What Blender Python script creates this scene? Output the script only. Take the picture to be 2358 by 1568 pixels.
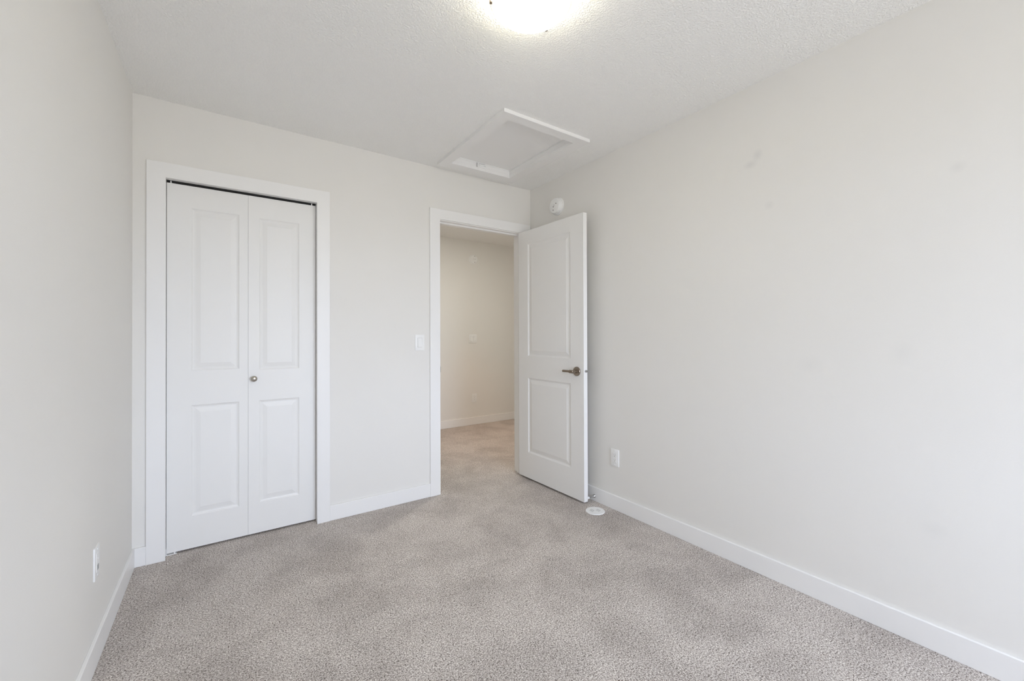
import bpy, bmesh, math, random
from mathutils import Vector, Matrix

for o in list(bpy.data.objects):
    bpy.data.objects.remove(o, do_unlink=True)
S = bpy.context.scene
C = S.collection
PI = math.pi

# ------------------------------------------------------------------ camera
F, YAW, PITCH, ROLL, CY, CH = 957.12, 0.60738, 0.00554, -0.00317, 766.7, 1.1844
cd = bpy.data.cameras.new('camera')
cd.sensor_fit = 'HORIZONTAL'
cd.sensor_width = 36.0
cd.lens = 36.0 * F / 2358
cd.shift_y = -(784 - CY) / 2358
cd.clip_start = 0.02
cam = bpy.data.objects.new('camera', cd)
C.objects.link(cam)
fw = Vector((math.sin(YAW), math.cos(YAW), 0))
up = Vector((0, 0, 1))
Fv = fw * math.cos(PITCH) + up * math.sin(PITCH)
U0 = up * math.cos(PITCH) - fw * math.sin(PITCH)
R0 = Fv.cross(U0).normalized()
Rv = R0 * math.cos(ROLL) + U0 * math.sin(ROLL)
Uv = U0 * math.cos(ROLL) - R0 * math.sin(ROLL)
cam.matrix_world = Matrix(((Rv.x, Uv.x, -Fv.x, 0), (Rv.y, Uv.y, -Fv.y, 0), (Rv.z, Uv.z, -Fv.z, CH), (0, 0, 0, 1)))
S.camera = cam

# ------------------------------------------------------------------ room numbers (metres)
XL, XR, YB, YF, H = -0.3836, 2.1895, 2.8664, -2.20, 2.44
T = 0.115                    # thickness of an inner wall
YH = YB + T                  # hall side of the back wall
YHB = 4.84                   # far wall of the hall
XHL, XHR = 0.75, 4.3
WX0, WX1, WZ0, WZ1 = 0.42, 2.02, 0.60, 2.12      # window in the wall behind the camera

# ------------------------------------------------------------------ world, lights, exposure
S.view_settings.view_transform = 'Standard'
S.view_settings.look = 'None'
S.view_settings.gamma = 1.0
S.view_settings.use_curve_mapping = False
S.view_settings.exposure = 0.16
S.cycles.max_bounces = 16
S.cycles.diffuse_bounces = 10
S.cycles.sample_clamp_indirect = 8.0
SKY, GROUND = (0.885, 1.0, 1.24), (1.0, 1.0, 0.98)
SKY_S, GROUND_S, DOME_S, HALL_W, TINT_SPOT_W = 13.9, 6.0, 13.2, 14.2, 24.0
w = bpy.data.worlds.new('sky')
S.world = w
w.use_nodes = True
wt = w.node_tree
tc = wt.nodes.new('ShaderNodeTexCoord')
sx = wt.nodes.new('ShaderNodeSeparateXYZ')
rp = wt.nodes.new('ShaderNodeValToRGB')
wt.links.new(tc.outputs['Generated'], sx.inputs[0])
mr = wt.nodes.new('ShaderNodeMapRange')
mr.inputs['From Min'].default_value = -0.04
mr.inputs['From Max'].default_value = 0.04
wt.links.new(sx.outputs['Z'], mr.inputs['Value'])
wt.links.new(mr.outputs['Result'], rp.inputs['Fac'])
sk = SKY_S
gk = GROUND_S
mxs = max(SKY_S, GROUND_S)
rp.color_ramp.elements[0].color = (*[c * gk / mxs for c in GROUND], 1)
rp.color_ramp.elements[1].color = (*[c * sk / mxs for c in SKY], 1)
wt.links.new(rp.outputs['Color'], wt.nodes['Background'].inputs[0])
wt.nodes['Background'].inputs[1].default_value = mxs


def light(name, kind, loc, energy, col, rot=(0, 0, 0), **kw):
    l = bpy.data.lights.new(name, kind)
    l.energy = energy
    l.color = col
    for k, v in kw.items():
        setattr(l, k, v)
    o = bpy.data.objects.new(name, l)
    o.location = loc
    o.rotation_euler = rot
    C.objects.link(o)
    return o


# the window opening guides the sky light in
pt = light('window_portal', 'AREA', ((WX0 + WX1) / 2, YF - 0.125, (WZ0 + WZ1) / 2), 1.0, (1, 1, 1),
           rot=(PI / 2, 0, 0), shape='RECTANGLE', size=WX1 - WX0, size_y=WZ1 - WZ0)
pt.data.cycles.is_portal = True
# ceiling light of the hall, plus an orange spot added to warm its carpet (the bedroom bowl light glows by itself)
LX, LY = 0.905, 1.177
light('hall_ceiling_disc', 'AREA', (2.30, 3.38, 2.43), HALL_W, (0.96, 0.93, 0.85), shape='DISK', size=0.30)
light('hall_carpet_tint_spot', 'SPOT', (2.65, 4.05, 2.42), TINT_SPOT_W, (1.0, 0.33, 0.03), shadow_soft_size=0.05,
      spot_size=math.radians(66), spot_blend=0.9)


# ------------------------------------------------------------------ materials
def mat(name, col, rough=0.5, metal=0.0, spec=0.5):
    m = bpy.data.materials.new(name)
    m.use_nodes = True
    b = m.node_tree.nodes['Principled BSDF']
    b.inputs['Base Color'].default_value = (*col, 1)
    b.inputs['Roughness'].default_value = rough
    b.inputs['Metallic'].default_value = metal
    b.inputs['Specular IOR Level'].default_value = spec
    return m


def N(m, kind, **kw):
    n = m.node_tree.nodes.new(kind)
    for k, v in kw.items():
        if k in n.inputs:
            n.inputs[k].default_value = v
        else:
            setattr(n, k, v)
    return n


def L(m, a, b):
    m.node_tree.links.new(a, b)


def coords(m):
    return N(m, 'ShaderNodeTexCoord').outputs['Object']


def add_bump(m, scale, dist, strength=1.0, detail=3.0, rough=0.6):
    co = coords(m)
    n = N(m, 'ShaderNodeTexNoise', Scale=scale, Detail=detail, Roughness=rough)
    L(m, co, n.inputs['Vector'])
    b = N(m, 'ShaderNodeBump', Strength=strength, Distance=dist)
    L(m, n.outputs['Fac'], b.inputs['Height'])
    L(m, b.outputs['Normal'], m.node_tree.nodes['Principled BSDF'].inputs['Normal'])
    return m


def tint(m, scale, col, amount):
    """slow, faint colour variation"""
    co = coords(m)
    n = N(m, 'ShaderNodeTexNoise', Scale=scale, Detail=2.0)
    L(m, co, n.inputs['Vector'])
    r = N(m, 'ShaderNodeValToRGB')
    r.color_ramp.elements[0].position = 0.3
    r.color_ramp.elements[1].position = 0.7
    r.color_ramp.elements[0].color = (*[c * (1 - amount) for c in col], 1)
    r.color_ramp.elements[1].color = (*[c * (1 + amount) for c in col], 1)
    L(m, n.outputs['Fac'], r.inputs['Fac'])
    L(m, r.outputs['Color'], m.node_tree.nodes['Principled BSDF'].inputs['Base Color'])
    return m


WALLC = (0.785, 0.772, 0.742)
M = {}
M['wall'] = tint(add_bump(mat('wall_paint', WALLC, 0.75, spec=0.25), 260, 0.0006, 0.35), 1.3, WALLC, 0.008)
M['trim'] = add_bump(mat('trim_paint', (0.84, 0.835, 0.825), 0.38, spec=0.4), 90, 0.0004, 0.15)
M['door'] = add_bump(mat('door_paint', (0.82, 0.815, 0.80), 0.42, spec=0.4), 400, 0.0003, 0.25)
M['plastic'] = tint(mat('white_plastic', (0.84, 0.84, 0.83), 0.35), 9, (0.84, 0.84, 0.83), 0.01)
M['vinyl'] = tint(mat('window_vinyl', (0.82, 0.82, 0.82), 0.35), 5, (0.82, 0.82, 0.82), 0.01)
M['slot'] = tint(mat('dark_slot', (0.03, 0.028, 0.025), 0.6), 80, (0.03, 0.028, 0.025), 0.1)
M['greyslot'] = tint(mat('grey_slot', (0.34, 0.34, 0.33), 0.5), 80, (0.34, 0.34, 0.33), 0.05)
M['greymark'] = tint(mat('pale_grey_mark', (0.55, 0.55, 0.54), 0.5), 80, (0.55, 0.55, 0.54), 0.05)
M['track'] = tint(mat('black_track', (0.012, 0.012, 0.012), 0.6), 40, (0.012, 0.012, 0.012), 0.2)
M['nickel'] = add_bump(mat('brushed_nickel', (0.46, 0.43, 0.38), 0.28, 1.0), 500, 0.0002, 0.2)
M['chrome'] = add_bump(mat('chrome', (0.55, 0.55, 0.55), 0.14, 1.0), 300, 0.0001, 0.1)
M['bronze'] = add_bump(mat('satin_nickel_lever', (0.30, 0.25, 0.20), 0.30, 1.0), 500, 0.0002, 0.2)
M['rubber'] = tint(mat('white_rubber', (0.80, 0.80, 0.80), 0.6), 60, (0.8, 0.8, 0.8), 0.02)

# right wall: the same paint with a few faint scuffs
m = M['wall_right'] = M['wall'].copy()
m.name = 'wall_paint_scuffed'
bs = m.node_tree.nodes['Principled BSDF']
src = bs.inputs['Base Color'].links[0].from_socket
co = coords(m)
geo_fac = None
for (y, z, ry, rz, a) in ((0.999, 2.080, 0.028, 0.034, 0.042), (1.033, 2.043, 0.040, 0.026, 0.042),
                          (0.945, 1.816, 0.026, 0.026, 0.026), (0.312, 1.790, 0.026, 0.026, 0.026),
                          (0.779, 1.046, 0.06, 0.05, 0.014), (0.469, 1.106, 0.05, 0.06, 0.014), (0.382, 0.449, 0.05, 0.04, 0.016)):
    mp = N(m, 'ShaderNodeMapping')
    mp.inputs['Location'].default_value = (0, -y / ry, -z / rz)
    mp.inputs['Scale'].default_value = (0, 1 / ry, 1 / rz)
    L(m, co, mp.inputs['Vector'])
    g = N(m, 'ShaderNodeTexGradient', gradient_type='SPHERICAL')
    L(m, mp.outputs['Vector'], g.inputs['Vector'])
    mu = N(m, 'ShaderNodeMath', operation='MULTIPLY')
    mu.inputs[1].default_value = a * 5.0
    L(m, g.outputs['Fac'], mu.inputs[0])
    if geo_fac is None:
        geo_fac = mu.outputs[0]
    else:
        ad = N(m, 'ShaderNodeMath', operation='ADD')
        L(m, geo_fac, ad.inputs[0])
        L(m, mu.outputs[0], ad.inputs[1])
        geo_fac = ad.outputs[0]
mx = N(m, 'ShaderNodeMix', data_type='RGBA')
L(m, geo_fac, mx.inputs['Factor'])
L(m, src, mx.inputs[6])
mx.inputs[7].default_value = (0.42, 0.43, 0.44, 1)
L(m, mx.outputs[2], bs.inputs['Base Color'])

# stippled ceiling
m = M['ceiling'] = mat('ceiling_stipple', (0.93, 0.927, 0.91), 0.85, spec=0.2)
co = coords(m)
v1 = N(m, 'ShaderNodeTexNoise', Scale=125.0, Detail=3.0, Roughness=0.55, Distortion=0.5)
v2 = N(m, 'ShaderNodeTexNoise', Scale=60.0, Detail=2.0, Roughness=0.5, Distortion=0.6)
L(m, co, v1.inputs['Vector'])
L(m, co, v2.inputs['Vector'])
r1 = N(m, 'ShaderNodeValToRGB')
r1.color_ramp.elements[0].position = 0.40
r1.color_ramp.elements[1].position = 0.62
L(m, v1.outputs['Fac'], r1.inputs['Fac'])
ad = N(m, 'ShaderNodeMath', operation='MULTIPLY_ADD')
ad.inputs[1].default_value = 0.6
L(m, v2.outputs['Fac'], ad.inputs[0])
L(m, r1.outputs['Color'], ad.inputs[2])
bp = N(m, 'ShaderNodeBump', Strength=0.75, Distance=0.0024)
L(m, ad.outputs[0], bp.inputs['Height'])
L(m, bp.outputs['Normal'], m.node_tree.nodes['Principled BSDF'].inputs['Normal'])

# cut-pile carpet, flecked taupe
m = M['carpet'] = mat('cut_pile_carpet', (0.3, 0.27, 0.25), 1.0, spec=0.05)
bs = m.node_tree.nodes['Principled BSDF']
co = coords(m)
fl = N(m, 'ShaderNodeTexNoise', Scale=205.0, Detail=3.0, Roughness=0.7, Distortion=0.5)
L(m, co, fl.inputs['Vector'])
cr = N(m, 'ShaderNodeValToRGB')
els = cr.color_ramp.elements
els[0].position, els[0].color = 0.36, (0.105, 0.084, 0.072, 1)
els[1].position, els[1].color = 0.64, (0.95, 0.91, 0.87, 1)
e = els.new(0.44); e.color = (0.40, 0.356, 0.325, 1)
e = els.new(0.53); e.color = (0.635, 0.585, 0.548, 1)
L(m, fl.outputs['Fac'], cr.inputs['Fac'])
pn = N(m, 'ShaderNodeTexNoise', Scale=3.2, Detail=3.0, Roughness=0.6, Distortion=0.4)
L(m, co, pn.inputs['Vector'])
pr = N(m, 'ShaderNodeValToRGB')
pr.color_ramp.elements[0].position, pr.color_ramp.elements[0].color = 0.36, (0.84, 0.83, 0.82, 1)
pr.color_ramp.elements[1].position, pr.color_ramp.elements[1].color = 0.60, (1.03, 1.025, 1.015, 1)
L(m, pn.outputs['Fac'], pr.inputs['Fac'])
mm = N(m, 'ShaderNodeMix', data_type='RGBA', blend_type='MULTIPLY')
mm.inputs['Factor'].default_value = 1.0
L(m, cr.outputs['Color'], mm.inputs[6])
L(m, pr.outputs['Color'], mm.inputs[7])
L(m, mm.outputs[2], bs.inputs['Base Color'])
bp = N(m, 'ShaderNodeBump', Strength=0.9, Distance=0.004)
L(m, fl.outputs['Fac'], bp.inputs['Height'])
L(m, bp.outputs['Normal'], bs.inputs['Normal'])

# frosted lit glass of the ceiling light
m = M['frost'] = mat('frosted_lit_glass', (0.95, 0.92, 0.86), 0.3)
bs = m.node_tree.nodes['Principled BSDF']
bs.inputs['Emission Color'].default_value = (1.0, 0.975, 0.80, 1)
bs.inputs['Emission Strength'].default_value = DOME_S
tint(m, 4, (0.95, 0.92, 0.86), 0.01)

m = M['rim'] = tint(mat('cream_glass_rim', (0.85, 0.78, 0.66), 0.25), 4, (0.85, 0.78, 0.66), 0.01)
m.node_tree.nodes['Principled BSDF'].inputs['Emission Color'].default_value = (1.0, 0.90, 0.72, 1)
m.node_tree.nodes['Principled BSDF'].inputs['Emission Strength'].default_value = 0.35

# clear window pane
m = M['glass'] = bpy.data.materials.new('clear_pane')
m.use_nodes = True
nt = m.node_tree
nt.nodes.clear()
out = nt.nodes.new('ShaderNodeOutputMaterial')
tr = nt.nodes.new('ShaderNodeBsdfTransparent')
gl = nt.nodes.new('ShaderNodeBsdfGlossy')
gl.inputs['Roughness'].default_value = 0.02
lw = nt.nodes.new('ShaderNodeLayerWeight')
lw.inputs['Blend'].default_value = 0.1
ms = nt.nodes.new('ShaderNodeMixShader')
nt.links.new(lw.outputs['Fresnel'], ms.inputs[0])
nt.links.new(tr.outputs[0], ms.inputs[1])
nt.links.new(gl.outputs[0], ms.inputs[2])
nt.links.new(ms.outputs[0], out.inputs[0])


# ------------------------------------------------------------------ mesh helpers
def box(bm, x0, x1, y0, y1, z0, z1, bevel=0.0, seg=2):
    r = bmesh.ops.create_cube(bm, size=1.0)
    vs = r['verts']
    for v in vs:
        v.co = Vector((x0 + (v.co.x + .5) * (x1 - x0), y0 + (v.co.y + .5) * (y1 - y0), z0 + (v.co.z + .5) * (z1 - z0)))
    if bevel:
        es = {e for v in vs for e in v.link_edges}
        bmesh.ops.bevel(bm, geom=list(es), offset=bevel, segments=seg, affect='EDGES', profile=0.6)


def lathe(bm, prof, seg=48, axis='Z', origin=(0, 0, 0), sign=1):
    """revolve (radius, height) pairs; axis Z up, X or Y: height runs along it times sign"""
    rings = []
    for r, h in prof:
        ring = []
        for k in range(seg):
            a = 2 * PI * k / seg
            u, v = r * math.cos(a), r * math.sin(a)
            if axis == 'Z':
                p = (u, v, h * sign)
            elif axis == 'X':
                p = (h * sign, u, v)
            else:
                p = (u, h * sign, v)
            ring.append(bm.verts.new(Vector(p) + Vector(origin)))
        rings.append(ring)
    for a, b in zip(rings, rings[1:]):
        for k in range(seg):
            bm.faces.new((a[k], a[(k + 1) % seg], b[(k + 1) % seg], b[k]))
    for ring in (rings[0], rings[-1]):
        if sum((v.co - ring[0].co).length for v in ring) > 1e-6:
            bm.faces.new(ring)
    bmesh.ops.remove_doubles(bm, verts=bm.verts, dist=1e-6)
    bmesh.ops.recalc_face_normals(bm, faces=bm.faces)


def obj(name, bm, m, parent=None, smooth=False, loc=(0, 0, 0), rot=(0, 0, 0)):
    bmesh.ops.recalc_face_normals(bm, faces=bm.faces)
    me = bpy.data.meshes.new(name)
    bm.to_mesh(me)
    bm.free()
    me.materials.append(m)
    if smooth:
        for p in me.polygons:
            p.use_smooth = True
        try:
            me.set_sharp_from_angle(angle=math.radians(35))
        except Exception:
            pass
    o = bpy.data.objects.new(name, me)
    C.objects.link(o)
    if parent is not None:
        o.parent = parent
    o.location = loc
    o.rotation_euler = rot
    return o


def B(name, m, boxes, parent=None, bevel=0.0, smooth=False, **kw):
    bm = bmesh.new()
    for b in boxes:
        box(bm, *b, bevel=bevel)
    return obj(name, bm, m, parent, smooth=smooth, **kw)


def tag(o, label, cat, group=None, kind=None):
    o['label'] = label
    o['category'] = cat
    if group:
        o['group'] = group
    if kind:
        o['kind'] = kind
    return o


def struct(o, label, cat):
    return tag(o, label, cat, kind='structure')


def thing(name, label, cat, loc=(0, 0, 0), rotz=0.0, group=None, kind=None):
    o = bpy.data.objects.new(name, None)
    o.empty_display_size = 0.05
    C.objects.link(o)
    o.location = loc
    o.rotation_euler = (0, 0, rotz)
    return tag(o, label, cat, group, kind)


# ------------------------------------------------------------------ shell
EX = 0.12
struct(B('floor', M['carpet'], [(XL - EX, XHR + EX, YF - 0.15, YHB + EX, -0.12, 0)]),
       'flecked taupe cut-pile carpet covering the bedroom and the hall beyond', 'carpet')
HX0, HX1, HY0, HY1 = 1.335, 1.858, 1.955, 2.697      # hole for the hatch
struct(B('ceiling', M['ceiling'], [
    (XL - EX, XHR + EX, YF - 0.15, HY0, H, H + 0.16), (XL - EX, XHR + EX, HY1, YHB + EX, H, H + 0.16),
    (XL - EX, HX0, HY0, HY1, H, H + 0.16), (HX1, XHR + EX, HY0, HY1, H, H + 0.16)]),
    'off-white stippled ceiling over the whole room', 'ceiling')
struct(B('wall_left', M['wall'], [(XL - T, XL, YF - 0.15, YB, 0, H)]), 'pale greige plain wall on the left side', 'wall')
struct(B('wall_right', M['wall_right'], [(XR, XR + T, YF - 0.15, YH, 0, H)]),
       'long pale greige wall on the right with faint scuffs', 'wall')
# back wall with closet opening and doorway (rough openings just outside the jambs)
CX0, CX1, CZ = -0.2530, 0.4905, 2.034         # closet jamb faces, head
DX0, DX1, DZ = 1.337, 2.098, 2.050          # door jamb faces, head
J = 0.018
struct(B('wall_back', M['wall'], [
    (XL - T, CX0 - J, YB, YH, 0, H), (CX0 - J, CX1 + J, YB, YH, CZ + J, H), (CX1 + J, DX0 - J, YB, YH, 0, H),
    (DX0 - J, DX1 + J, YB, YH, DZ + J, H), (DX1 + J, XR, YB, YH, 0, H)]),
    'pale greige back wall holding the closet and the doorway', 'wall')
struct(B('wall_front', M['wall'], [
    (XL - T, WX0, YF - 0.12, YF, 0, H), (WX1, XR + T, YF - 0.12, YF, 0, H),
    (WX0, WX1, YF - 0.12, YF, 0, WZ0), (WX0, WX1, YF - 0.12, YF, WZ1, H)]),
    'greige wall with the window, behind the camera', 'wall')
struct(B('wall_hall_back', M['wall'], [(XHL - T, XHR + EX, YHB, YHB + T, 0, H)]),
       'warm lit hall wall seen through the doorway', 'wall')
struct(B('wall_hall_left', M['wall'], [(XHL - T, XHL, YH, YHB, 0, H)]), 'end wall of the hall, left', 'wall')
struct(B('wall_hall_right', M['wall'], [(XHR, XHR + T, YH, YHB, 0, H)]), 'end wall of the hall, right', 'wall')
struct(B('wall_hall_front', M['wall'], [(XR + T, XHR + EX, YH - T, YH, 0, H)]), 'hall wall beside the bedroom', 'wall')
struct(B('wall_closet', M['wall'], [(XL - T, XHL - T, 3.58, 3.66, 0, H), (XL - T, XL, YH, 3.58, 0, H)]),
       'inner walls of the closet', 'wall')

# baseboards: flat board with eased top edge
BH, BT = 0.097, 0.012


def baseboard(name, boxes, label):
    o = B(name, M['trim'], boxes)
    md = o.modifiers.new('bevel', 'BEVEL')
    md.width = 0.002
    md.segments = 2
    return struct(o, label, 'baseboard')


CO0, CO1, DO0, DO1 = -0.3285, 0.562, 1.2515, XR - 0.0095      # casing outer edges
baseboard('baseboard_left', [(XL, XL + BT, YF, YB - BT, 0, BH)], 'white baseboard along the left wall')
baseboard('baseboard_right', [(XR - BT, XR, YF, YB - 0.013, 0, BH)], 'white baseboard along the right wall')
baseboard('baseboard_back_left', [(XL, CO0, YB - BT, YB, 0, BH)], 'short white baseboard left of the closet')
baseboard('baseboard_back', [(CO1, DO0, YB - BT, YB, 0, BH)], 'white baseboard between closet and doorway')
baseboard('baseboard_hall', [(XHL, XHR, YHB - BT, YHB, 0, BH)], 'white baseboard of the hall beyond the doorway')


# casings and jambs
def casing(name, xo0, xi0, xi1, xo1, zi, zo, label, catname):
    e = bpy.data.objects.new(name, None)
    C.objects.link(e)
    struct(e, label, catname)
    y0, y1 = YB - 0.0135, YB
    bm = bmesh.new()
    pts = [(xo0, 0), (xi0, 0), (xi0, zi), (xi1, zi), (xi1, 0), (xo1, 0), (xo1, zo), (xo0, zo)]
    fr_ = [bm.verts.new((x, y0, z)) for x, z in pts]
    bk_ = [bm.verts.new((x, y1, z)) for x, z in pts]
    for q in ((0, 1, 2, 7), (7, 2, 3, 6), (6, 3, 4, 5)):
        bm.faces.new([fr_[i] for i in q])
        bm.faces.new([bk_[i] for i in reversed(q)])
    for i in range(8):
        j = (i + 1) % 8
        bm.faces.new((fr_[i], bk_[i], bk_[j], fr_[j]))
    bmesh.ops.dissolve_limit(bm, angle_limit=0.01, verts=bm.verts, edges=bm.edges)
    o = obj('casing', bm, M['trim'], e)
    md = o.modifiers.new('bevel', 'BEVEL')
    md.width = 0.0015
    md.segments = 2
    return e


tr1 = casing('trim_1', CO0, -0.2505, 0.4875, CO1, 2.0285, 2.107, 'wide flat white casing around the closet', 'trim')
B('jamb', M['trim'], [(CX0 - J, CX0, YB, YH, 0, CZ), (CX1, CX1 + J, YB, YH, 0, CZ), (CX0 - J, CX1 + J, YB, YH, CZ, CZ + J)], tr1)
tr2 = casing('trim_2', DO0, 1.3315, 2.104, DO1, 2.0555, 2.131, 'flat white casing around the open doorway', 'trim')
B('jamb', M['trim'], [(DX0 - J, DX0, YB, YH, 0, DZ), (DX1, DX1 + J, YB, YH, 0, DZ), (DX0 - J, DX1 + J, YB, YH, DZ, DZ + J)], tr2)
B('stop_molding', M['trim'], [
    (DX0, DX0 + 0.011, YB + 0.038, YB + 0.072, 0, DZ), (DX1 - 0.011, DX1, YB + 0.038, YB + 0.072, 0, DZ),
    (DX0 + 0.011, DX1 - 0.011, YB + 0.038, YB + 0.072, DZ - 0.011, DZ)], tr2)
# casing on the hall side
B('hall_casing', M['trim'], [
    (DO0, 1.3315, YH, YH + 0.0135, 0, 2.0555), (2.104, 2.182, YH, YH + 0.0135, 0, 2.0555),
    (DO0, 2.182, YH, YH + 0.0135, 2.0555, 2.131)], tr2)
sp = B('strike_plate', M['nickel'], [(DX0, DX0 + 0.0022, YB + 0.001, YB + 0.034, 0.902, 0.958),
                                     (DX0 - 0.001, DX0 + 0.0032, YB - 0.003, YB + 0.002, 0.912, 0.948)], tr2)
sp['label'] = 'dark metal strike plate on the latch side of the jamb'


# ------------------------------------------------------------------ panelled leaf: front faces -Y, x 0..w, z 0..h, thickness t
def panel_leaf(w_, h_, t, panels, both=True, prof=((0.0, 0.0), (0.006, 0.0045), (0.013, 0.0068), (0.020, 0.0062), (0.042, 0.0012))):
    bm = bmesh.new()
    xs = sorted({0, w_} | {p[0] for p in panels} | {p[1] for p in panels})
    zs = sorted({0, h_} | {p[2] for p in panels} | {p[3] for p in panels})

    def face(y, flip, d):
        for i in range(len(xs) - 1):
            for j in range(len(zs) - 1):
                if any(abs(xs[i] - p[0]) < 1e-6 and abs(zs[j] - p[2]) < 1e-6 for p in panels):
                    continue
                vs = [bm.verts.new((x, y, z)) for x, z in
                      ((xs[i], zs[j]), (xs[i + 1], zs[j]), (xs[i + 1], zs[j + 1]), (xs[i], zs[j + 1]))]
                bm.faces.new(vs if not flip else vs[::-1])
        for (x0, x1, z0, z1) in panels:
            prev = None
            for ins, dep in prof:
                r = [bm.verts.new((x, y + d * dep, z)) for x, z in
                     ((x0 + ins, z0 + ins), (x1 - ins, z0 + ins), (x1 - ins, z1 - ins), (x0 + ins, z1 - ins))]
                if prev:
                    for k in range(4):
                        bm.faces.new((prev[k], prev[(k + 1) % 4], r[(k + 1) % 4], r[k]))
                prev = r
            bm.faces.new(prev)
    face(0, False, 1)
    face(t, True, -1)
    for (a, b) in (((0, 0), (w_, 0)), ((w_, 0), (w_, h_)), ((w_, h_), (0, h_)), ((0, h_), (0, 0))):
        bm.faces.new([bm.verts.new(p) for p in ((a[0], 0, a[1]), (a[0], t, a[1]), (b[0], t, b[1]), (b[0], 0, b[1]))])
    bmesh.ops.remove_doubles(bm, verts=bm.verts, dist=1e-5)
    return bm


# ------------------------------------------------------------------ closet bifold door
LY0 = 2.912                       # face of the leaves
k = LY0 / 2.896
Z0, ZT = 0.011, 2.0195
d1 = thing('door_1', 'white two-leaf bifold closet door with raised panels', 'door', (0, LY0, 0), kind='structure')


def zz(z):
    return 1.1844 + (z - 1.1844) * k


xa, xs_, xb = -0.2510, 0.1217, 0.4882
lw1 = xs_ - 0.0004 - xa
pl = [(-0.1445 * k - xa, 0.0775 * k - xa, zz(0.194) - Z0, zz(0.804) - Z0), (-0.1445 * k - xa, 0.0775 * k - xa, zz(0.994) - Z0, zz(1.893) - Z0)]
leaf1 = obj('door_leaf', panel_leaf(lw1, ZT - Z0, 0.034, pl), M['door'], d1, loc=(xa, 0, Z0))
leaf1['label'] = 'left leaf of the bifold door'
x2 = xs_ + 0.0004
pr_ = [(0.1765 * k - x2, 0.3915 * k - x2, zz(0.194) - Z0, zz(0.801) - Z0), (0.1765 * k - x2, 0.3915 * k - x2, zz(0.983) - Z0, zz(1.889) - Z0)]
leaf2 = obj('door_leaf', panel_leaf(xb - x2, ZT - Z0, 0.034, pr_), M['door'], d1, loc=(x2, 0, Z0))
leaf2['label'] = 'right leaf of the bifold door, with the knob'
bm = bmesh.new()
lathe(bm, [(0.0085, 0.0), (0.008, 0.004), (0.0065, 0.010), (0.0075, 0.014), (0.0125, 0.017), (0.0162, 0.0205), (0.0172, 0.025),
           (0.0158, 0.0295), (0.0115, 0.033), (0.006, 0.0348), (0.0, 0.0352)], 40, 'Y', sign=-1)
kn = obj('door_knob', bm, M['nickel'], leaf2, True, loc=(0.1500 - x2, 0, 0.932 - Z0))
kn['label'] = 'small round brushed nickel knob'
for lf, px in ((leaf1, 0.017), (leaf2, 0.459 - x2 + 0.007)):
    bm = bmesh.new()
    lathe(bm, [(0.0035, 0), (0.0035, 0.012), (0.0018, 0.014)], 16)
    obj('pivot_pin', bm, M['plastic'], lf, True, loc=(px, 0.006, ZT - Z0))
tk = B('door_track', M['track'], [(CX0 + 0.002, CX1 - 0.002, LY0 + 0.004, LY0 + 0.009, 2.0255, CZ), (CX0 + 0.002, CX1 - 0.002, LY0 + 0.026, LY0 + 0.031, 2.0255, CZ),
                                  (CX0 + 0.002, CX1 - 0.002, LY0 + 0.004, LY0 + 0.031, 2.031, CZ)])
tag(tk, 'black metal sliding track above the closet bifold door', 'track')
pb = thing('pivot_bracket', 'small white floor bracket under the left end of the closet bifold door', 'bracket', (CX0, LY0 + 0.017, 0))
B('bracket_plate', M['plastic'], [(0.0, 0.046, -0.019, 0.014, 0.0, 0.0035), (0.0, 0.003, -0.017, 0.014, 0.0, 0.035)], pb)
bm = bmesh.new()
lathe(bm, [(0.0045, 0.003), (0.0045, 0.0105)], 16)
obj('pivot_pin', bm, M['plastic'], pb, True, loc=(0.036, -0.010, 0))

# ------------------------------------------------------------------ bedroom door, open against the right wall
DW, DT, DB, DTOP = 0.752, 0.035, 0.0155, 2.0455
d2 = thing('door_2', 'white two-panel interior door standing open beside the right wall', 'door',
           (2.0528, 2.8535, 0), rotz=math.radians(-88.6) , kind='structure')
# local x runs from hinge to free edge; local -y side must face the camera (-X world): rotation -88.6 sends +x to -Y and -y to -X
pp = [(0.124, 0.6215, 0.223 - DB, 0.8355 - DB), (0.124, 0.6215, 1.0135 - DB, 1.9345 - DB)]
lf = obj('door_leaf', panel_leaf(DW, DTOP - DB, DT, pp, prof=((0.0, 0.0), (0.007, 0.005), (0.014, 0.0080), (0.021, 0.0070), (0.046, 0.0012))), M['door'], d2, loc=(0, 0, DB))


def handle(parent, side):
    sg = -1 if side < 0 else 1
    y = 0 if side < 0 else DT
    bm = bmesh.new()
    lathe(bm, [(0.033, 0.0), (0.033, 0.006), (0.031, 0.009), (0.014, 0.0095), (0.0115, 0.012), (0.0115, 0.052), (0.010, 0.0545)], 48, 'Y', sign=sg)
    h = obj('door_handle', bm, M['bronze'], parent, True, loc=(0.686, y, 0.926))
    h['label'] = 'satin nickel lever handle with a round rose'
    bm = bmesh.new()
    lathe(bm, [(0.008, 0.012), (0.0125, 0.008), (0.0125, -0.030), (0.0085, -0.036), (0.0085, -0.098), (0.0075, -0.101)], 32, 'X')
    obj('lever', bm, M['bronze'], h, True, loc=(0, sg * 0.044, 0))
    return h


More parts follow.
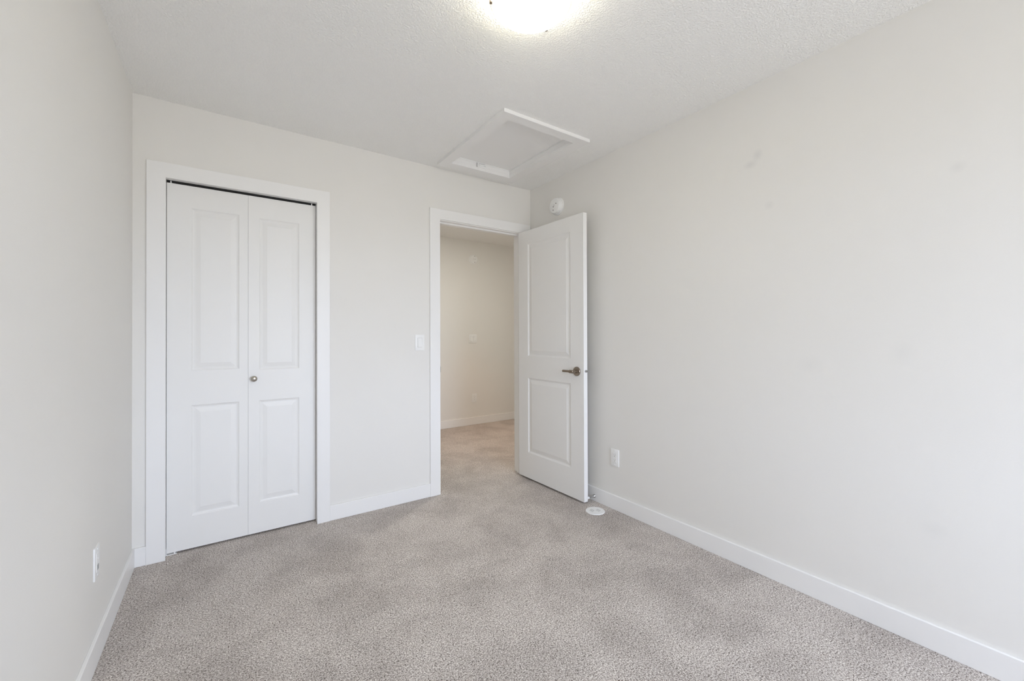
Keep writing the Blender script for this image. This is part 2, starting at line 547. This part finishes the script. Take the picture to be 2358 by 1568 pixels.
handle(d2, -1)
handle(d2, 1)
bm = bmesh.new()
lathe(bm, [(0.0100, 0.0), (0.0100, 0.006), (0.008, 0.011), (0.0, 0.0125)], 24, 'X')
lb = obj('latch_bolt', bm, M['chrome'], d2, True, loc=(DW, 0.0185, 0.930))
lb['label'] = 'small shiny latch bolt in the door edge'
for z in (0.20, 1.03, 1.86):
    bm = bmesh.new()
    lathe(bm, [(0.0055, -0.045), (0.0055, 0.045)], 16)
    obj('hinge', bm, M['nickel'], d2, True, loc=(-0.004, DT + 0.004, z))

# ------------------------------------------------------------------ attic hatch
ah = thing('attic_hatch', 'square white attic hatch with a flat frame in the ceiling', 'hatch', (1.604, 2.337, H))
ox0, ox1, oy0, oy1 = 1.273 - 1.604, 1.934 - 1.604, 1.899 - 2.337, 2.776 - 2.337
ix0, ix1, iy0, iy1 = 1.345 - 1.604, 1.848 - 1.604, 1.965 - 2.337, 2.687 - 2.337
fr = B('frame', M['trim'], [(ox0, ox1, oy0, iy0, -0.020, 0), (ox0, ox1, iy1, oy1, -0.020, 0), (ox0, ix0, iy0, iy1, -0.020, 0), (ix1, ox1, iy0, iy1, -0.020, 0)], ah)
B('lining', M['trim'], [(ix0 - 0.009, ix1 + 0.009, iy0 - 0.009, iy0 + 0.001, 0, 0.05), (ix0 - 0.009, ix1 + 0.009, iy1 - 0.001, iy1 + 0.009, 0, 0.05),
                        (ix0 - 0.009, ix0 + 0.001, iy0, iy1, 0, 0.05), (ix1 - 0.001, ix1 + 0.009, iy0, iy1, 0, 0.05)], ah)
B('gasket', M['plastic'], [(ix0 + 0.001, ix1 - 0.001, iy1 - 0.006, iy1 - 0.001, 0.031, 0.036), (ix1 - 0.006, ix1 - 0.001, iy0 + 0.002, iy1 - 0.006, 0.031, 0.036)], ah)
B('panel', M['trim'], [(ix0 + 0.003, ix1 - 0.003, iy0 + 0.003, iy1 - 0.003, 0.036, 0.052)], ah)
lt = B('latch', M['plastic'], [(1.552 - 1.604, 1.626 - 1.604, iy1 - 0.006, iy1 - 0.001, 0.002, 0.030),
                               (1.552 - 1.604, 1.558 - 1.604, iy1 - 0.010, iy1 - 0.001, 0.000, 0.034),
                               (1.565 - 1.604, 1.624 - 1.604, iy1 - 0.012, iy1 - 0.006, 0.012, 0.026)], ah)
lt['label'] = 'small white plastic latch'
B('latch_slot', M['greyslot'], [(1.568 - 1.604, 1.620 - 1.604, iy1 - 0.0126, iy1 - 0.0115, 0.0235, 0.0255), (1.612 - 1.604, 1.622 - 1.604, iy1 - 0.0126, iy1 - 0.0115, 0.0125, 0.0145)], lt)


# ------------------------------------------------------------------ ceiling light
cl = thing('ceiling_light', 'round flush ceiling light with a lit frosted glass bowl', 'light', (LX, LY, H))
bm = bmesh.new()
lathe(bm, [(0.0, 0.0), (0.075, 0.0), (0.075, -0.012), (0.068, -0.018), (0.0, -0.018)], 64)
obj('mounting_pan', bm, M['nickel'], cl, True)
bm = bmesh.new()
R = 0.146
R2 = R - 0.014
pf = [(R, -0.058), (R, -0.064), (R - 0.004, -0.067), (R2, -0.068)]
for i in range(1, 15):
    a = i / 14 * PI / 2
    pf.append((R2 * math.cos(a), -0.068 - 0.050 * math.sin(a)))
inner = [(max(r - 0.004, 0.0), z + 0.004) for r, z in pf[::-1]]
lathe(bm, pf[3:] + inner[1:-3], 96)
obj('glass_shade', bm, M['frost'], cl, True)
bm = bmesh.new()
lathe(bm, [(R2 + 0.0005, -0.0680), (R - 0.003, -0.0680), (R, -0.0650), (R, -0.0580), (R - 0.003, -0.0560), (R2 + 0.0005, -0.0610), (R2 + 0.0005, -0.0680)], 96)
gr = obj('glass_rim', bm, M['rim'], cl, True)
gr['label'] = 'thin cream glass rim of the bowl'
for a in (148, 28, 268):
    ar = math.radians(a)
    bm = bmesh.new()
    box(bm, R - 0.001, R + 0.0025, -0.005, 0.005, -0.0705, -0.040, 0.001)
    box(bm, R - 0.008, R + 0.0025, -0.005, 0.005, -0.0715, -0.0685, 0.001)
    box(bm, 0.06, R + 0.001, -0.004, 0.004, -0.043, -0.040)
    box(bm, 0.06, 0.064, -0.004, 0.004, -0.042, -0.012)
    c = obj('clip', bm, M['bronze'], cl, False, rot=(0, 0, ar))
    c['label'] = 'dark metal clip holding the glass bowl'


# ------------------------------------------------------------------ smoke alarms: local +Y is out of the wall
def smoke_alarm(loc, rotz, label, spots, group=None, size=1.0, depth=1.0):
    t = thing('smoke_alarm', label, 'smoke alarm', loc, rotz, group)
    t.scale = (size, depth, size)
    bm = bmesh.new()
    lathe(bm, [(0.070, 0.0), (0.070, 0.007), (0.067, 0.010), (0.0, 0.010)], 64, 'Y')
    obj('base_plate', bm, M['plastic'], t, True)
    bm = bmesh.new()
    lathe(bm, [(0.0645, 0.010), (0.0645, 0.017), (0.0625, 0.0185), (0.0625, 0.022), (0.0610, 0.0235), (0.0595, 0.036), (0.056, 0.041), (0.048, 0.043), (0.0, 0.0435)], 64, 'Y')
    cv = obj('cover', bm, M['plastic'], t, True)
    for (x, z, r) in spots:
        bm = bmesh.new()
        lathe(bm, [(r, 0.041), (r, 0.0443), (0, 0.0443)], 16, 'Y')
        obj('vent_hole', bm, M['slot'], cv, False, loc=(x, 0, z))
    bm = bmesh.new()
    for i in range(-1, 2):
        for j in range(-1, 2):
            box(bm, i * 0.006 - 0.0012, i * 0.006 + 0.0012, 0.043, 0.0441, j * 0.006 - 0.002, j * 0.006 + 0.002)
    obj('speaker_grille', bm, M['greymark'], cv, False)
    return t


# right wall: local +Y -> -X : rotation +90deg
smoke_alarm((XR, 2.502, 2.208), PI / 2, 'white round smoke alarm high on the right bedroom wall above the open door',
            [(-0.024, 0.012, 0.0040), (0.008, -0.008, 0.0038), (0.009, -0.034, 0.0038)])
smoke_alarm((2.735, YHB, 2.195), PI, 'round smoke alarm high on the hall wall seen through the doorway',
            [(-0.012, 0.044, 0.0045), (-0.012, -0.040, 0.0045), (-0.024, 0.003, 0.0030)], size=0.95, depth=0.6)


# ------------------------------------------------------------------ wall plates: local +Y out of the wall, centred
def plate_mesh(hw, hh, t=0.0055, holes=()):
    bm = bmesh.new()
    box(bm, -hw, hw, 0.0, t, -hh, hh, 0.0018)
    return bm


def screw(parent, z, y=0.0058, m='plastic'):
    bm = bmesh.new()
    lathe(bm, [(0.0032, -0.002), (0.0032, 0.0006), (0.002, 0.0012), (0, 0.0012)], 16, 'Y')
    return obj('screw', bm, M[m], parent, True, loc=(0, y, z))


def outlet(loc, rotz, label):
    t = thing('wall_outlet', label, 'outlet', loc, rotz)
    obj('wall_plate', plate_mesh(0.035, 0.0575), M['plastic'], t, True)
    fc = B('outlet_face', M['plastic'], [(-0.0168, 0.0168, 0.0, 0.0072, -0.0335, 0.0335)], t, 0.0012)
    B('outlet_gap', M['greymark'], [(-0.0180, 0.0180, 0.0, 0.0058, -0.0347, 0.0347)], t)
    for s in (1, -1):
        zc = s * 0.0165
        B('socket_slot', M['greyslot'], [(-0.0075, -0.0053, 0.006, 0.0075, zc - 0.001, zc + 0.0075), (0.0050, 0.0068, 0.006, 0.0075, zc, zc + 0.0070)], fc)
        bm = bmesh.new()
        lathe(bm, [(0.0026, 0.006), (0.0026, 0.0076), (0, 0.0076)], 12, 'Y')
        obj('ground_hole', bm, M['slot'], fc, False, loc=(0, 0, zc - 0.0065))
    screw(t, 0.047)
    screw(t, -0.047)
    return t


outlet((XR, 1.926, 0.351), PI / 2, 'white double socket outlet low on the right bedroom wall')
outlet((2.748, YHB, 0.353), PI, 'white double socket outlet low on the hall wall beyond the doorway')


def rocker(parent, x, tilt, name='rocker'):
    B('rocker_gap', M['greymark'], [(x - 0.0178, x + 0.0178, 0.0, 0.0059, -0.0345, 0.0345)], parent)
    bm = bmesh.new()
    vs = []
    a = 0.0105 if tilt > 0 else 0.0070
    b = 0.0070 if tilt > 0 else 0.0105
    box(bm, x - 0.0160, x + 0.0160, 0.0, 0.0088, -0.0328, 0.0328, 0.0008)
    for v in bm.verts:
        if v.co.y > 0.004:
            f = (v.co.z + 0.0328) / 0.0656
            v.co.y += (a * f + b * (1 - f)) - 0.0088
    return obj(name, bm, M['plastic'], parent)


sw = thing('light_switch', 'white single rocker light switch on the wall left of the doorway', 'light switch', (1.1735, YB, 1.1335), PI)
obj('wall_plate', plate_mesh(0.035, 0.0575), M['plastic'], sw, True)
rocker(sw, 0, -1)
sw2 = thing('light_switch', 'white double rocker switch plate on the hall wall beyond the doorway', 'light switch', (2.727, YHB, 1.1405), PI)
obj('wall_plate', plate_mesh(0.058, 0.0575), M['plastic'], sw2, True)
rocker(sw2, 0.023, -1)
rocker(sw2, -0.023, 1)

# plate on the left wall: local +Y -> +X : rotation -90
wp = thing('jack_plate', 'white wall plate with a small grey jack low on the left wall', 'wall plate', (XL, 2.125, 0.3595), -PI / 2)
obj('wall_plate', plate_mesh(0.0345, 0.0590), M['plastic'], wp, True)
B('insert', M['plastic'], [(-0.0168, 0.0168, 0.0, 0.0068, -0.0335, 0.0335)], wp, 0.001)
jk = B('jack', M['greyslot'], [(-0.009, 0.009, 0.004, 0.0078, -0.028, -0.010)], wp, 0.0008)
jk['label'] = 'grey jack'
for z in (0.047, -0.047):
    screw(wp, z)
screw(wp, 0.012, 0.0068)

# ------------------------------------------------------------------ door stop on the right baseboard (local -X out of the wall)
ds = thing('door_stop', 'chrome door stop with a white tip on the baseboard behind the open door', 'door stop', (XR - BT, 2.108, 0.036))
bm = bmesh.new()
lathe(bm, [(0.0125, 0.0), (0.0122, 0.002), (0.0085, 0.008), (0.0055, 0.016), (0.0045, 0.022)], 32, 'X', sign=-1)
obj('flared_base', bm, M['chrome'], ds, True)
bm = bmesh.new()
lathe(bm, [(0.0045, 0.020), (0.0045, 0.056)], 24, 'X', sign=-1)
obj('rod', bm, M['chrome'], ds, True)
bm = bmesh.new()
lathe(bm, [(0.0045, 0.054), (0.0080, 0.056), (0.0088, 0.062), (0.0080, 0.0695), (0.0, 0.0705)], 24, 'X', sign=-1)
obj('rubber_tip', bm, M['rubber'], ds, True)

# ------------------------------------------------------------------ round floor cover
fc = thing('floor_vent_cover', 'round white plastic floor cover with small slots beside the open door', 'vent cover', (2.056, 1.984, 0))
bm = bmesh.new()
lathe(bm, [(0.0, -0.001), (0.0635, -0.001), (0.0635, 0.002), (0.0615, 0.0042), (0.058, 0.0048), (0.0555, 0.0042), (0.050, 0.0044), (0.0, 0.0050)], 72)
obj('cover_plate', bm, M['plastic'], fc, True)
bm = bmesh.new()
rnd = random.Random(4)
A = math.radians(-47)
for cx in (-0.022, 0.020):
    for i in range(-2, 3):
        for j in range(-2, 3):
            if (i + j) % 2 or abs(i) + abs(j) > 3:
                continue
            u, v = cx + i * 0.0065, j * 0.0085
            b2 = bmesh.new()
            box(b2, -0.0014, 0.0014, -0.0042, 0.0042, 0.0040, 0.0054)
            bmesh.ops.rotate(b2, verts=b2.verts, cent=(0, 0, 0), matrix=Matrix.Rotation(rnd.choice((0.5, -0.5, 1.2)), 3, 'Z'))
            bmesh.ops.translate(b2, verts=b2.verts, vec=(u, v, 0))
            me = bpy.data.meshes.new('tmp')
            b2.to_mesh(me)
            b2.free()
            bm.from_mesh(me)
            bpy.data.meshes.remove(me)
obj('slots', bm, M['greyslot'], fc, False, rot=(0, 0, A + 0.2))

# ------------------------------------------------------------------ window behind the camera
w1 = thing('window_1', 'white framed window behind the camera', 'window', ((WX0 + WX1) / 2, YF, WZ0), kind='structure')
hw, hh = (WX1 - WX0) / 2, WZ1 - WZ0
B('window_frame', M['vinyl'], [(-hw, -hw + 0.05, -0.10, -0.04, 0, hh), (hw - 0.05, hw, -0.10, -0.04, 0, hh), (-hw + 0.05, hw - 0.05, -0.10, -0.04, 0, 0.05),
                               (-hw + 0.05, hw - 0.05, -0.10, -0.04, hh - 0.05, hh), (-0.025, 0.025, -0.095, -0.045, 0.05, hh - 0.05)], w1)
B('pane', M['glass'], [(-hw + 0.04, hw - 0.04, -0.075, -0.070, 0.04, hh - 0.04)], w1)
B('window_casing', M['trim'], [(-hw - 0.075, -hw, 0, 0.013, -0.075, hh + 0.075), (hw, hw + 0.075, 0, 0.013, -0.075, hh + 0.075),
                               (-hw, hw, 0, 0.013, hh, hh + 0.075), (-hw, hw, 0, 0.013, -0.075, 0)], w1)
